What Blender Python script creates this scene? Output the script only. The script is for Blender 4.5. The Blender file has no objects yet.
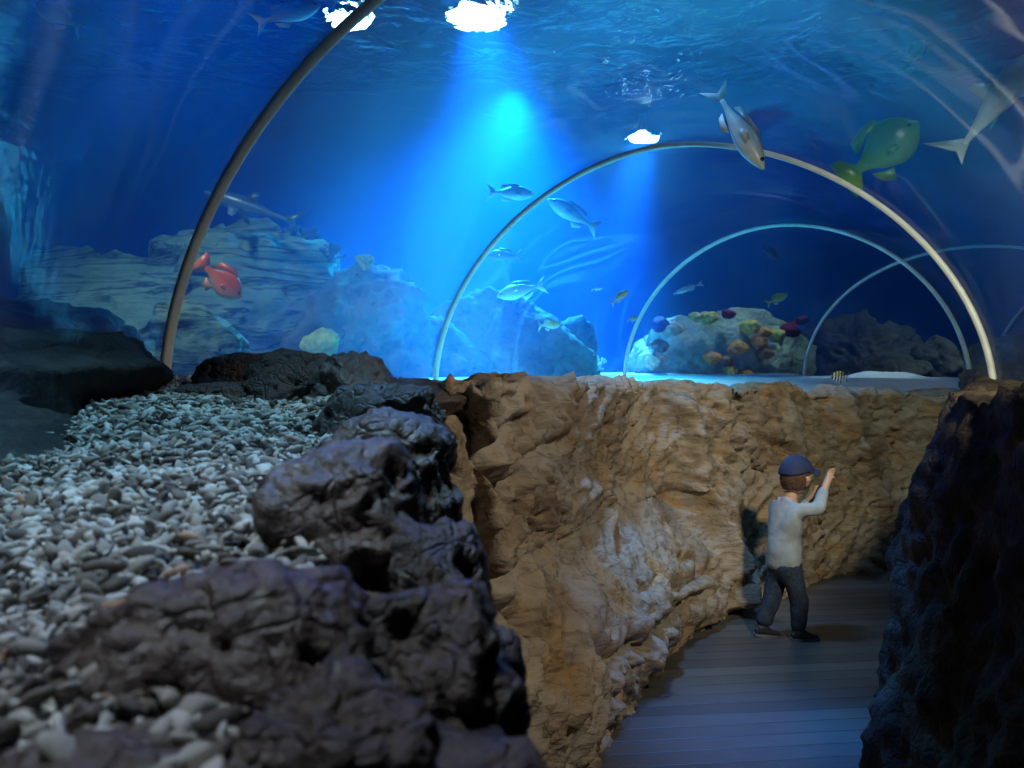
import bpy, bmesh, math, random
import numpy as np
from mathutils import Vector, Matrix

random.seed(7)
RNG = np.random.default_rng(11)
SC = bpy.context.scene
COL = SC.collection

# ------------------------------------------------------------------ helpers
def link(o, parent=None):
    COL.objects.link(o)
    if parent is not None:
        o.parent = parent
    return o

def tag(o, label=None, cat=None, group=None, kind=None):
    if label: o['label'] = label
    if cat: o['category'] = cat
    if group: o['group'] = group
    if kind: o['kind'] = kind
    return o

def empty(name, loc=(0, 0, 0), rot=None):
    o = bpy.data.objects.new(name, None)
    o.empty_display_size = 0.1
    link(o)
    o.location = loc
    if rot is not None:
        o.rotation_euler = rot
    return o

def mesh_obj(name, V, F, mat, parent=None, smooth=True):
    me = bpy.data.meshes.new(name)
    me.from_pydata([tuple(map(float, v)) for v in V], [], [tuple(map(int, f)) for f in F])
    me.validate()
    if smooth:
        me.polygons.foreach_set('use_smooth', [True] * len(me.polygons))
    me.update()
    o = bpy.data.objects.new(name, me)
    if mat is not None:
        me.materials.append(mat)
    return link(o, parent)

def grid_faces(nu, nv, closed_v=False, flip=False):
    u = np.arange(nu - 1)[:, None]
    v = np.arange(nv if closed_v else nv - 1)[None, :]
    a = u * nv + v
    b = u * nv + (v + 1) % nv
    c = (u + 1) * nv + (v + 1) % nv
    d = (u + 1) * nv + v
    F = np.stack([a, b, c, d], -1).reshape(-1, 4)
    return F[:, ::-1] if flip else F

# vectorised gradient noise --------------------------------------------------
_P = np.arange(256); np.random.default_rng(3).shuffle(_P)
_P = np.concatenate([_P, _P, _P])
_G = np.random.default_rng(5).normal(size=(256, 3)); _G /= np.linalg.norm(_G, axis=1)[:, None]
def pnoise(p):
    p = np.asarray(p, float)
    i = np.floor(p).astype(int); f = p - i
    i &= 255
    w = f * f * f * (f * (f * 6 - 15) + 10)
    r = np.zeros(len(p))
    for dx in (0, 1):
        for dy in (0, 1):
            for dz in (0, 1):
                h = _P[_P[_P[(i[:, 0] + dx) & 255] + ((i[:, 1] + dy) & 255)] + ((i[:, 2] + dz) & 255)]
                g = _G[h & 255]
                dd = f - np.array([dx, dy, dz])
                wt = (w[:, 0] if dx else 1 - w[:, 0]) * (w[:, 1] if dy else 1 - w[:, 1]) * (w[:, 2] if dz else 1 - w[:, 2])
                r += wt * (g * dd).sum(1)
    return r * 1.5
def fbm(p, o=4, lac=2.03, gain=.5):
    r = 0; a = 1
    for k in range(o):
        r = r + a * pnoise(p * lac ** k + 17.3 * k); a *= gain
    return r
def ridged(p, o=4, lac=2.1, gain=.55):
    r = 0; a = 1
    for k in range(o):
        r = r + a * (1 - 2 * np.abs(pnoise(p * lac ** k + 31.7 * k))); a *= gain
    return r
def sstep(a, b, x):
    t = np.clip((x - a) / (b - a), 0, 1)
    return t * t * (3 - 2 * t)

# ------------------------------------------------------------------ camera
CAM_H, FPX, HORIZON = 1.5, 950.0, 355.0
cam = bpy.data.cameras.new('camera')
cam.sensor_width = 36
cam.lens = 36 * FPX / 1024
cam.clip_start = .02
camo = bpy.data.objects.new('camera', cam); link(camo)
pitch = math.atan((384 - HORIZON) / FPX)
camo.location = (0, 0, CAM_H)
camo.rotation_euler = (math.pi / 2 - pitch, 0, 0)
cam.dof.use_dof = True
cam.dof.focus_distance = 4.2
cam.dof.aperture_fstop = 6.5
SC.camera = camo

def at(px, py, d):
    """point of the place at viewing distance d (metres ahead) for a spot measured on the photo"""
    return Vector(((px - 512) * d / FPX, d, CAM_H + (HORIZON - py) * d / FPX))

# ------------------------------------------------------------------ materials
class NT:
    def __init__(s, name):
        s.m = bpy.data.materials.new(name); s.m.use_nodes = True
        s.t = s.m.node_tree; s.t.nodes.clear()
        s.out = s.n('ShaderNodeOutputMaterial')
    def n(s, ty, **kw):
        nd = s.t.nodes.new(ty)
        for k, v in kw.items():
            if k.startswith('i_'):
                nd.inputs[k[2:].replace('_', ' ')].default_value = v
            else:
                setattr(nd, k, v)
        return nd
    def l(s, a, b): s.t.links.new(a, b)
    def coord(s, scale=(1, 1, 1), rot=(0, 0, 0), kind='Object'):
        tc = s.n('ShaderNodeTexCoord'); mp = s.n('ShaderNodeMapping')
        mp.inputs['Scale'].default_value = scale; mp.inputs['Rotation'].default_value = rot
        s.l(tc.outputs[kind], mp.inputs['Vector']); return mp.outputs['Vector']
    def noise(s, vec, scale, detail=4, rough=.55, dist=0):
        nd = s.n('ShaderNodeTexNoise'); nd.inputs['Scale'].default_value = scale
        nd.inputs['Detail'].default_value = detail; nd.inputs['Roughness'].default_value = rough
        nd.inputs['Distortion'].default_value = dist
        s.l(vec, nd.inputs['Vector']); return nd.outputs['Fac']
    def ramp(s, fac, stops):
        nd = s.n('ShaderNodeValToRGB'); cr = nd.color_ramp
        while len(cr.elements) < len(stops): cr.elements.new(.5)
        for e, (p, c) in zip(cr.elements, stops):
            e.position = p; e.color = (*c, 1) if len(c) == 3 else c
        s.l(fac, nd.inputs['Fac']); return nd.outputs['Color']
    def math(s, op, a, b=None, clamp=False):
        nd = s.n('ShaderNodeMath', operation=op, use_clamp=clamp)
        for i, x in enumerate((a, b)):
            if x is None: continue
            if isinstance(x, (int, float)): nd.inputs[i].default_value = x
            else: s.l(x, nd.inputs[i])
        return nd.outputs[0]
    def mix(s, fac, a, b, mode='MIX'):
        nd = s.n('ShaderNodeMix', data_type='RGBA', blend_type=mode)
        for i, x in ((0, fac), (6, a), (7, b)):
            if isinstance(x, (int, float)): nd.inputs[i].default_value = x
            elif isinstance(x, tuple): nd.inputs[i].default_value = (*x, 1)
            else: s.l(x, nd.inputs[i])
        return nd.outputs[2]
    def bump(s, h, strength=.5, dist=.02, nrm=None):
        nd = s.n('ShaderNodeBump'); nd.inputs['Strength'].default_value = strength
        nd.inputs['Distance'].default_value = dist; s.l(h, nd.inputs['Height'])
        if nrm is not None: s.l(nrm, nd.inputs['Normal'])
        return nd.outputs['Normal']
    def principled(s, color, rough=.7, nrm=None, spec=.5, **kw):
        p = s.n('ShaderNodeBsdfPrincipled')
        if isinstance(color, tuple): p.inputs['Base Color'].default_value = (*color, 1)
        else: s.l(color, p.inputs['Base Color'])
        if isinstance(rough, (int, float)): p.inputs['Roughness'].default_value = rough
        else: s.l(rough, p.inputs['Roughness'])
        p.inputs['Specular IOR Level'].default_value = spec
        if nrm is not None: s.l(nrm, p.inputs['Normal'])
        s.l(p.outputs[0], s.out.inputs['Surface']); return p

def rock_mat(name, stops, scale=3., bump=.6, rough=.75, spec=.35, fine=40, dist=.02, vec_scale=(1, 1, 1), rot=(0, 0, 0)):
    t = NT(name); v = t.coord(vec_scale, rot)
    n1 = t.noise(v, scale, 6, .6, .4)
    c = t.ramp(n1, stops)
    n2 = t.noise(v, fine, 5, .65)
    c = t.mix(.35, c, t.ramp(n2, [(.3, (.25, .25, .25)), (.7, (1, 1, 1))]), 'MULTIPLY')
    vo = t.n('ShaderNodeTexVoronoi', feature='DISTANCE_TO_EDGE'); vo.inputs['Scale'].default_value = fine * .3
    wv = t.n('ShaderNodeVectorMath', operation='ADD'); nz = t.n('ShaderNodeTexNoise'); nz.inputs['Scale'].default_value = fine * .2
    t.l(v, nz.inputs['Vector']); sc = t.n('ShaderNodeVectorMath', operation='SCALE'); sc.inputs[3].default_value = .12
    t.l(nz.outputs['Color'], sc.inputs[0]); t.l(v, wv.inputs[0]); t.l(sc.outputs[0], wv.inputs[1]); t.l(wv.outputs[0], vo.inputs['Vector'])
    h = t.math('ADD', t.math('MULTIPLY', n2, .7), t.math('MULTIPLY', t.math('MINIMUM', vo.outputs['Distance'], .12), 2.0))
    t.principled(c, rough, t.bump(h, bump, dist), spec)
    return t.m

def plain(name, color, rough=.6, spec=.4, var=.25, scale=20., bump=.15, **kw):
    t = NT(name); v = t.coord()
    n = t.noise(v, scale, 4)
    dark = tuple(max(0, c * (1 - var)) for c in color); lite = tuple(min(1, c * (1 + var)) for c in color)
    p = t.principled(t.ramp(n, [(.3, dark), (.7, lite)]), rough, t.bump(n, bump, .01), spec)
    for k, x in kw.items():
        p.inputs[k.replace('_', ' ')].default_value = x
    return t.m

M = {}
def brown_wall():
    t = NT('sculpted brown rock'); v = t.coord()
    n1 = t.noise(v, 2.2, 5, .6, .6)
    c = t.ramp(n1, [(.28, (.17, .12, .085)), (.45, (.36, .265, .17)), (.58, (.42, .345, .26)), (.75, (.48, .37, .23))])
    och = t.ramp(t.noise(v, 3.7, 4, .6, .8), [(.52, (0, 0, 0)), (.68, (1, 1, 1))])
    c = t.mix(t.math('MULTIPLY', och, .55), c, (.52, .29, .09))
    gry = t.ramp(t.noise(t.coord((1.3, 1.3, 1.3), (0, 0, 1)), 2.6, 3, .5, .5), [(.5, (0, 0, 0)), (.7, (1, 1, 1))])
    c = t.mix(t.math('MULTIPLY', gry, .5), c, (.42, .37, .31))
    vd = t.coord((5, 5, 16), (.5, .25, .3))
    nd = t.noise(vd, 1.6, 5, .62, 1.2)
    n2 = t.noise(v, 55, 5, .65)
    pit = t.ramp(t.noise(v, 17, 4, .6, .7), [(.3, (0, 0, 0)), (.44, (1, 1, 1))])
    c = t.mix(.55, c, t.ramp(nd, [(.34, (.3, .25, .2)), (.5, (1, 1, 1))]), 'MULTIPLY')
    c = t.mix(.4, c, pit, 'MULTIPLY')
    h = t.math('ADD', t.math('MULTIPLY', nd, 1.0), t.math('MULTIPLY', n2, .25))
    h = t.math('ADD', h, t.math('MULTIPLY', pit, .35))
    t.principled(c, .72, t.bump(h, .55, .025), .15)
    return t.m
M['wall'] = brown_wall()
M['boulder'] = rock_mat('dark ledge rock', [(.3, (.03, .02, .017)), (.5, (.085, .058, .045)), (.7, (.15, .1, .075))], 6, .9, .5, .5, 70, .02)
M['boulder_smooth'] = rock_mat('smooth ledge rock', [(.3, (.045, .03, .025)), (.5, (.1, .068, .055)), (.7, (.15, .105, .085))], 5, .7, .44, .55, 60, .016)
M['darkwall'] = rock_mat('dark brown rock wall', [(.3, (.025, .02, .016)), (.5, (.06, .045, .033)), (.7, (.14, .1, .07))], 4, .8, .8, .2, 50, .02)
M['blackrock'] = rock_mat('black tank rock', [(.3, (.015, .016, .018)), (.5, (.04, .04, .04)), (.7, (.08, .075, .065))], 1.6, .7, .9, .1, 14, .05)
M['strata'] = rock_mat('layered tank rock', [(.3, (.28, .4, .38)), (.5, (.45, .6, .56)), (.7, (.55, .68, .62))], 1.2, .7, .9, .1, 9, .08, (.6, .6, 2.2))
def strata_mat():
    t = NT('layered tank rock'); v = t.coord((.5, .5, 3.4), (.08, .05, 0))
    n = t.noise(v, 1.3, 6, .6, .5)
    c = t.ramp(n, [(.36, (.02, .04, .035)), (.42, (.16, .26, .2)), (.5, (.22, .34, .25)), (.54, (.025, .05, .04)), (.57, (.2, .32, .24)), (.66, (.1, .16, .13))])
    n2 = t.noise(t.coord(), 9, 5, .6)
    c = t.mix(.3, c, t.ramp(n2, [(.3, (.3, .3, .3)), (.65, (1, 1, 1))]), 'MULTIPLY')
    t.principled(c, .9, t.bump(t.math('ADD', n, t.math('MULTIPLY', n2, .3)), .8, .12), .1); return t.m
M['strata'] = strata_mat()
M['tankrock'] = rock_mat('tank boulder', [(.3, (.06, .08, .08)), (.5, (.14, .18, .17)), (.7, (.24, .27, .24))], 1.6, .7, .9, .1, 12, .06)
M['darkrock'] = rock_mat('dark tank boulder', [(.3, (.06, .05, .05)), (.5, (.15, .12, .1)), (.7, (.25, .2, .16))], 1.6, .7, .9, .1, 14, .06)
M['reef'] = rock_mat('reef rock', [(.3, (.24, .28, .2)), (.5, (.42, .48, .36)), (.7, (.55, .58, .45))], 2.2, .8, .9, .1, 16, .05)

def sand_mat():
    t = NT('pale sand'); v = t.coord()
    n = t.noise(v, 60, 5, .7); n1 = t.noise(v, 2, 3)
    c = t.mix(n1, (.5, .47, .42), (.68, .66, .6))
    t.principled(c, .9, t.bump(n, .6, .02), .1); return t.m
M['sand'] = sand_mat()
def gravel_mat():
    t = NT('coral rubble'); oi = t.n('ShaderNodeObjectInfo'); g = t.n('ShaderNodeNewGeometry')
    v = t.coord()
    r = t.math('FRACT', t.math('ADD', g.outputs['Random Per Island'], t.math('MULTIPLY', oi.outputs['Random'], 3.7)))
    c = t.ramp(r, [(0, (.1, .085, .075)), (.2, (.17, .14, .115)), (.45, (.33, .3, .26)), (.75, (.48, .46, .41)), (.96, (.6, .58, .53)), (1, (.42, .24, .15))])
    n = t.noise(v, 130, 4, .6)
    c = t.mix(.35, c, t.ramp(n, [(.3, (.35, .33, .32)), (.65, (1, 1, 1))]), 'MULTIPLY')
    t.principled(c, .8, t.bump(n, .4, .004), .2); return t.m
M['gravel'] = gravel_mat()
def floor_mat():
    t = NT('boardwalk planks'); v = t.coord((1, 1, 1), (0, 0, -.12))
    sx = t.n('ShaderNodeSeparateXYZ'); t.l(v, sx.inputs[0])
    y = t.math('MULTIPLY', sx.outputs['Y'], 1 / .115)
    idx = t.math('FLOOR', y); fr = t.math('FRACT', y)
    edge = t.math('MINIMUM', fr, t.math('SUBTRACT', 1, fr))
    gap = t.math('MULTIPLY', t.math('MINIMUM', edge, .035), 1 / .035)
    wn = t.n('ShaderNodeTexWhiteNoise', noise_dimensions='1D'); t.l(idx, wn.inputs['W'])
    grain = t.noise(t.coord((3, 45, 3), (0, 0, -.12)), 3, 5, .6, .5)
    c = t.mix(wn.outputs['Value'], (.09, .08, .07), (.17, .15, .13))
    c = t.mix(.6, c, t.ramp(grain, [(.3, (.35, .33, .3)), (.7, (1, 1, 1))]), 'MULTIPLY')
    c = t.mix(gap, (.008, .007, .006), c)
    h = t.math('ADD', t.math('MULTIPLY', gap, 1.0), t.math('MULTIPLY', grain, .25))
    rg = t.math('ADD', .22, t.math('MULTIPLY', grain, .3))
    t.principled(c, rg, t.bump(h, .5, .012), .6); return t.m
M['floor'] = floor_mat()

def acrylic_mat():
    t = NT('curved acrylic'); v = t.coord()
    tr = t.n('ShaderNodeBsdfTransparent'); tr.inputs[0].default_value = (.95, .985, 1, 1)
    gl = t.n('ShaderNodeBsdfGlossy'); gl.inputs['Roughness'].default_value = .06; gl.inputs['Color'].default_value = (.9, .95, 1, 1)
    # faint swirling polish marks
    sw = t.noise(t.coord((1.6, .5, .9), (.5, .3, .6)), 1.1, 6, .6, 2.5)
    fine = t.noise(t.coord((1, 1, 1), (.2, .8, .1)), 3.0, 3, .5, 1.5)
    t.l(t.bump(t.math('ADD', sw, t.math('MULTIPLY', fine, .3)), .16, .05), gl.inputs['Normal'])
    fr = t.n('ShaderNodeFresnel'); fr.inputs['IOR'].default_value = 1.35
    m1 = t.n('ShaderNodeMixShader'); t.l(t.math('MINIMUM', t.math('MULTIPLY', fr.outputs[0], .35, True), .065), m1.inputs[0]); t.l(tr.outputs[0], m1.inputs[1]); t.l(gl.outputs[0], m1.inputs[2])
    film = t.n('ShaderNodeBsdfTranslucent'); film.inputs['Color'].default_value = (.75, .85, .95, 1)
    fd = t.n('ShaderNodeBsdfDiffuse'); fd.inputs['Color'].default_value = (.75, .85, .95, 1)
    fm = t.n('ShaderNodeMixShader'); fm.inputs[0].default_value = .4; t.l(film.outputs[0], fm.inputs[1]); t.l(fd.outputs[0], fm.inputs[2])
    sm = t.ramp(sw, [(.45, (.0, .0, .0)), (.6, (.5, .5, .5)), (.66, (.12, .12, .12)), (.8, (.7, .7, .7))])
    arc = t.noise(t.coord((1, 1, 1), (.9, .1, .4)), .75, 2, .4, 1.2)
    am = t.ramp(arc, [(.44, (0, 0, 0)), (.47, (1, 1, 1)), (.485, (.1, .1, .1)), (.53, (0, 0, 0)), (.58, (.6, .6, .6)), (.6, (0, 0, 0))])  # pale arcs painted into the film in place of panel reflections
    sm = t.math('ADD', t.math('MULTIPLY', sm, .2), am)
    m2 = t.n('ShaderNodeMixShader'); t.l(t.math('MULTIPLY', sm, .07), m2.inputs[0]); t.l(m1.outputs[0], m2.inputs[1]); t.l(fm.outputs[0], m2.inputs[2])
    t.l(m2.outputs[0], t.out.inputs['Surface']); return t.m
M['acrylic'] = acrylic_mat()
def acrylic_outer():
    t = NT('wet acrylic face'); tr = t.n('ShaderNodeBsdfTransparent'); tr.inputs[0].default_value = (.97, .99, 1, 1)
    gl = t.n('ShaderNodeBsdfGlossy'); gl.inputs['Roughness'].default_value = .05
    m = t.n('ShaderNodeMixShader'); m.inputs[0].default_value = .01
    t.l(tr.outputs[0], m.inputs[1]); t.l(gl.outputs[0], m.inputs[2]); t.l(m.outputs[0], t.out.inputs['Surface']); return t.m
M['acrylic_outer'] = acrylic_outer()
M['rib'] = plain('pale sealant rib', (.74, .72, .62), .45, .5, .12, 12)
def water_mat():
    t = NT('tank water')
    sc = t.n('ShaderNodeVolumeScatter'); sc.inputs['Color'].default_value = (.03, .25, 1, 1); sc.inputs['Density'].default_value = .06; sc.inputs['Anisotropy'].default_value = .2
    ab = t.n('ShaderNodeVolumeAbsorption'); ab.inputs['Color'].default_value = (.1, .62, .93, 1); ab.inputs['Density'].default_value = .14
    ad = t.n('ShaderNodeAddShader'); t.l(sc.outputs[0], ad.inputs[0]); t.l(ab.outputs[0], ad.inputs[1])
    t.l(ad.outputs[0], t.out.inputs['Volume']); return t.m
M['water'] = water_mat()
def surf_mat():
    t = NT('rippled water surface'); v = t.coord((1, 1, 1))
    rp = t.noise(t.coord((1.2, .8, 1)), 2.2, 3, .5, .6)
    nrm = t.bump(rp, .8, .5)
    tr = t.n('ShaderNodeBsdfTransparent'); tr.inputs[0].default_value = (.8, .95, 1, 1)
    rf = t.n('ShaderNodeBsdfRefraction'); rf.inputs['IOR'].default_value = 1.2; rf.inputs['Roughness'].default_value = .01; t.l(nrm, rf.inputs['Normal'])
    gl = t.n('ShaderNodeBsdfGlossy'); gl.inputs['Roughness'].default_value = .03; t.l(nrm, gl.inputs['Normal'])
    m1 = t.n('ShaderNodeMixShader'); m1.inputs[0].default_value = 1.0; t.l(tr.outputs[0], m1.inputs[1]); t.l(rf.outputs[0], m1.inputs[2])
    m2 = t.n('ShaderNodeMixShader'); m2.inputs[0].default_value = .28; t.l(m1.outputs[0], m2.inputs[1]); t.l(gl.outputs[0], m2.inputs[2])
    t.l(m2.outputs[0], t.out.inputs['Surface']); return t.m
M['surface'] = surf_mat()
def emis(name, color, strength):
    t = NT(name); e = t.n('ShaderNodeEmission'); e.inputs[0].default_value = (*color, 1); e.inputs[1].default_value = strength
    t.l(e.outputs[0], t.out.inputs['Surface'])
    try: t.m.cycles.emission_sampling = 'NONE'
    except Exception: pass
    return t.m
M['lens'] = emis('lit lamp lens', (.7, .95, 1), 40)
M['lamp_metal'] = plain('lamp housing metal', (.1, .1, .11), .4, .5)
M['tankwall'] = plain('blue tank wall', (.05, .16, .32), .9, .1, .3, .6)
M['dark'] = plain('dark ceiling', (.02, .02, .025), .9, .1)

# ------------------------------------------------------------------ paths
def resample(pts, step):
    """Catmull-Rom through plan points, evenly resampled"""
    P = np.array(pts, float)
    Q = np.vstack([2 * P[0] - P[1], P, 2 * P[-1] - P[-2]])
    out = []
    for i in range(1, len(Q) - 2):
        t = np.linspace(0, 1, 40, endpoint=False)[:, None]
        a, b, c, d = Q[i - 1], Q[i], Q[i + 1], Q[i + 2]
        out.append(.5 * (2 * b + (c - a) * t + (2 * a - 5 * b + 4 * c - d) * t ** 2 + (3 * b - a - 3 * c + d) * t ** 3))
    out.append(P[-1:])
    C = np.vstack(out)
    s = np.concatenate([[0], np.cumsum(np.linalg.norm(np.diff(C, axis=0), axis=1))])
    n = max(2, int(s[-1] / step))
    ss = np.linspace(0, s[-1], n)
    return np.stack([np.interp(ss, s, C[:, 0]), np.interp(ss, s, C[:, 1])], 1), ss

def left_normals(C):
    T = np.gradient(C, axis=0); T /= np.linalg.norm(T, axis=1)[:, None]
    k = np.ones(9) / 9
    T = np.stack([np.convolve(np.pad(T[:, i], 4, 'edge'), k, 'valid') for i in (0, 1)], 1)
    T /= np.linalg.norm(T, axis=1)[:, None]
    return np.stack([-T[:, 1], T[:, 0]], 1)

def ledge_z(y):
    return np.interp(y, [-2, .5, .9, 1.65, 2.2, 2.8, 3.7, 5, 6.7, 10, 12, 17], [1.255, 1.255, 1.265, 1.3, 1.35, 1.383, 1.39, 1.365, 1.335, 1.278, 1.262, 1.25])

LEFT = [(.06, -2), (.06, -.6), (.03, .5), (-.04, 1.0), (-.11, 1.7), (-.24, 2.3), (-.33, 2.70), (-.25, 2.92), (-.04, 3.0), (.12, 3.15), (.283, 3.45), (.73, 4.42), (1.16, 5.32), (1.47, 5.66), (2.0, 6.2), (2.57, 6.6), (2.98, 6.75), (3.25, 6.55), (3.25, 6.1), (3.05, 5.65)]
def build_left_wall():
    C, S = resample(LEFT, .018)
    N = left_normals(C)
    y = C[:, 1]
    ns = len(C)
    zt = ledge_z(y) + .012 - np.interp(y, [1.9, 2.6, 2.9, 4, 5.4, 6.7], [.06, .01, 0, .035, .05, .125])
    i_sh0 = S[np.argmin(np.hypot(C[:, 0] - .12, y - 3.15))]
    i_sh1 = S[np.argmin(np.hypot(C[:, 0] - 1.2, y - 5.36))]
    s_turn = S[np.argmin(np.hypot(C[:, 0] - 2.98, y - 6.75))]
    nz, nt = 130, 22
    a = np.linspace(0, 1, nz)
    Z = np.zeros((ns, nz + nt)); B = np.zeros((ns, nz + nt))
    zz = -.06 + a[None] * (zt[:, None] + .06)
    m = sstep(i_sh0 - .25, i_sh0 + .35, S) * (1 - sstep(i_sh1 - .12, i_sh1 + .3, S))
    m2 = sstep(i_sh1, i_sh1 + .3, S)
    near = 1 - sstep(i_sh0 - 1.0, i_sh0 - .5, S)
    h = np.clip(zz, 0, 2)
    g = m[:, None] * (.34 * np.clip((h - .3) / .4, 0, 1) + .02 * h + .05 * (1 - sstep(0, .25, h)))
    g = g + m2[:, None] * (.10 * sstep(.05, .9, h) + .05 * sstep(.9, 1.4, h))
    g = g + near[:, None] * (-.05 * (1 - h / 1.3) + .04 * sstep(1.0, 1.3, h) ** 2)
    Z[:, :nz] = zz; B[:, :nz] = g
    # rounded top running back onto the ledge
    r = np.linspace(0, 1, nt)
    B[:, nz:] = g[:, -1:] + .02 + .32 * r[None]
    Z[:, nz:] = zt[:, None] - .09 * sstep(.35, 1, r)[None] + .012 * np.sin(r * math.pi)[None]
    base = np.zeros((ns, nz + nt, 3))
    base[..., 0] = C[:, 0:1] + N[:, 0:1] * B
    base[..., 1] = C[:, 1:2] + N[:, 1:2] * B
    base[..., 2] = Z
    SS = np.repeat(S[:, None], nz + nt, 1)
    # where a spot of the photograph lies on the wall (arc length, height)
    sub = base[::3, :nz:3].reshape(-1, 3); s_sub = SS[::3, :nz:3].reshape(-1)
    ok = (sub[:, 1] > 2.85) & (s_sub < s_turn)
    sub, s_sub = sub[ok], s_sub[ok]
    q = np.stack([512 + FPX * sub[:, 0] / sub[:, 1], HORIZON + FPX * (CAM_H - sub[:, 2]) / sub[:, 1]], 1)
    def sz(p):
        k = np.argmin(((q - np.array(p)) ** 2).sum(1)); return s_sub[k], sub[k, 2]
    V = base.reshape(-1, 3); sv = SS.reshape(-1); zv = Z.reshape(-1)
    D = np.zeros(len(V))
    def stroke(pts, amp, w):
        nonlocal D
        L = [sz(p) for p in pts]
        dm = np.full(len(V), 9.)
        for (s0, z0), (s1, z1) in zip(L[:-1], L[1:]):
            vx, vz = s1 - s0, z1 - z0; L2 = vx * vx + vz * vz + 1e-9
            t = np.clip(((sv - s0) * vx + (zv - z0) * vz) / L2, 0, 1)
            dm = np.minimum(dm, np.hypot(sv - s0 - t * vx, zv - z0 - t * vz))
        D += amp * np.exp(-(dm / w) ** 2)
    # large swells, then gouges along slanting directions, then grain
    P = V * np.array([1, 1, 1])
    D += .09 * fbm(P * 1.6, 3) + .035 * fbm(P * 4.2 + 9, 3)
    al = V[:, 0] * .5 + V[:, 1] * .866; ac = V[:, 0] * .866 - V[:, 1] * .5
    sl = np.stack([al + zv * .75, zv - al * .75, ac], 1)
    gate = sstep(-.25, .3, fbm(P * 1.1 + 40, 2))
    D += .042 * gate * (ridged(sl * np.array([2.2, 8.5, 1]), 3) - .6)
    sl2 = np.stack([al - zv * .9, zv + al * .9, ac], 1)
    D += .034 * (1 - gate) * (ridged(sl2 * np.array([2.0, 9, 1]) + 5, 3) - .6)
    shelf = m[:, None] * sstep(.32, .42, h) * (1 - sstep(.62, .78, h))
    D *= 1 - .6 * np.concatenate([shelf, np.zeros((ns, nt))], 1).reshape(-1)
    pit = sstep(.2, .5, fbm(P * np.array([9, 9, 12]) + 3, 3)) * sstep(-.25, .3, fbm(P * 1.7 + 70, 2))
    D -= .075 * pit
    D += .006 * fbm(P * 20, 2)
    stroke([(493, 395), (491, 465), (497, 520), (500, 600)], -0.176, .05)
    stroke([(470, 395), (474, 470), (480, 560)], -0.108, .04)
    stroke([(505, 400), (525, 430)], -0.095, .035)
    stroke([(510, 470), (513, 540), (539, 614), (553, 663)], 0.081, .04)
    stroke([(679, 401), (690, 442), (699, 479), (721, 523), (727, 556), (728, 600)], 0.121, .05)
    stroke([(650, 415), (651, 462)], -0.135, .03)
    stroke([(607, 470), (605, 525)], 0.068, .045)
    stroke([(560, 650), (545, 690)], -0.068, .05)
    stroke([(517, 618), (530, 622)], -0.162, .05)
    stroke([(598, 655), (612, 662)], -0.121, .035)
    stroke([(680, 590), (715, 572)], -0.095, .04)
    stroke([(600, 676), (640, 648), (680, 614), (714, 588)], -.07, .035)
    stroke([(560, 700), (575, 640), (600, 600)], .04, .05)
    stroke([(520, 500), (560, 440), (575, 400)], -.06, .03)
    stroke([(585, 520), (630, 480)], -.05, .025)
    stroke([(660, 500), (700, 515)], -.05, .025)
    stroke([(740, 400), (770, 440), (790, 455)], -.06, .03)
    stroke([(860, 410), (850, 450)], -.05, .03)
    stroke([(806, 425), (810, 436)], -0.135, .05)
    stroke([(838, 395), (846, 430), (870, 470), (884, 505)], 0.081, .06)
    stroke([(780, 395), (800, 470)], 0.068, .08)
    topmask = sstep(0, .05, zt.repeat(nz + nt) - zv + .02)
    # displace along the local face normal
    U = np.gradient(base, axis=0).reshape(-1, 3); W = np.gradient(base, axis=1).reshape(-1, 3)
    nn = np.cross(U, W); nn /= (np.linalg.norm(nn, axis=1)[:, None] + 1e-9)
    side = np.sign((nn.reshape(ns, nz + nt, 3)[:, nz // 2, :2] * N).sum(1)).mean()
    nn *= -np.sign(side)
    fade = np.ones((ns, nz + nt)); fade[:, nz:] = np.linspace(.6, .25, nt)[None]
    nearfade = (1 - .4 * near)[:, None] * np.ones((1, nz + nt))
    V2 = V + nn * (D * fade.reshape(-1) * nearfade.reshape(-1))[:, None]
    o = mesh_obj('wall_left', V2, grid_faces(ns, nz + nt, flip=True), M['wall'])
    o.data.materials.append(M['boulder'])
    s_edge = S[np.argmin(np.hypot(C[:, 0] + .2, y - 2.45))]
    fs = np.repeat(S[:-1, None] + .16 * np.sin(S[:-1, None] * 9), nz + nt - 1, 1).reshape(-1)
    zf = (Z[:-1, :-1]).reshape(-1)
    o.data.polygons.foreach_set('material_index', ((fs + .1 * np.sin(zf * 11)) < s_edge).astype(np.int32))
    tag(o, 'sculpted brown rock wall with a low shelf along the left of the walkway', None, kind='structure')
    return o
build_left_wall()

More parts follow.
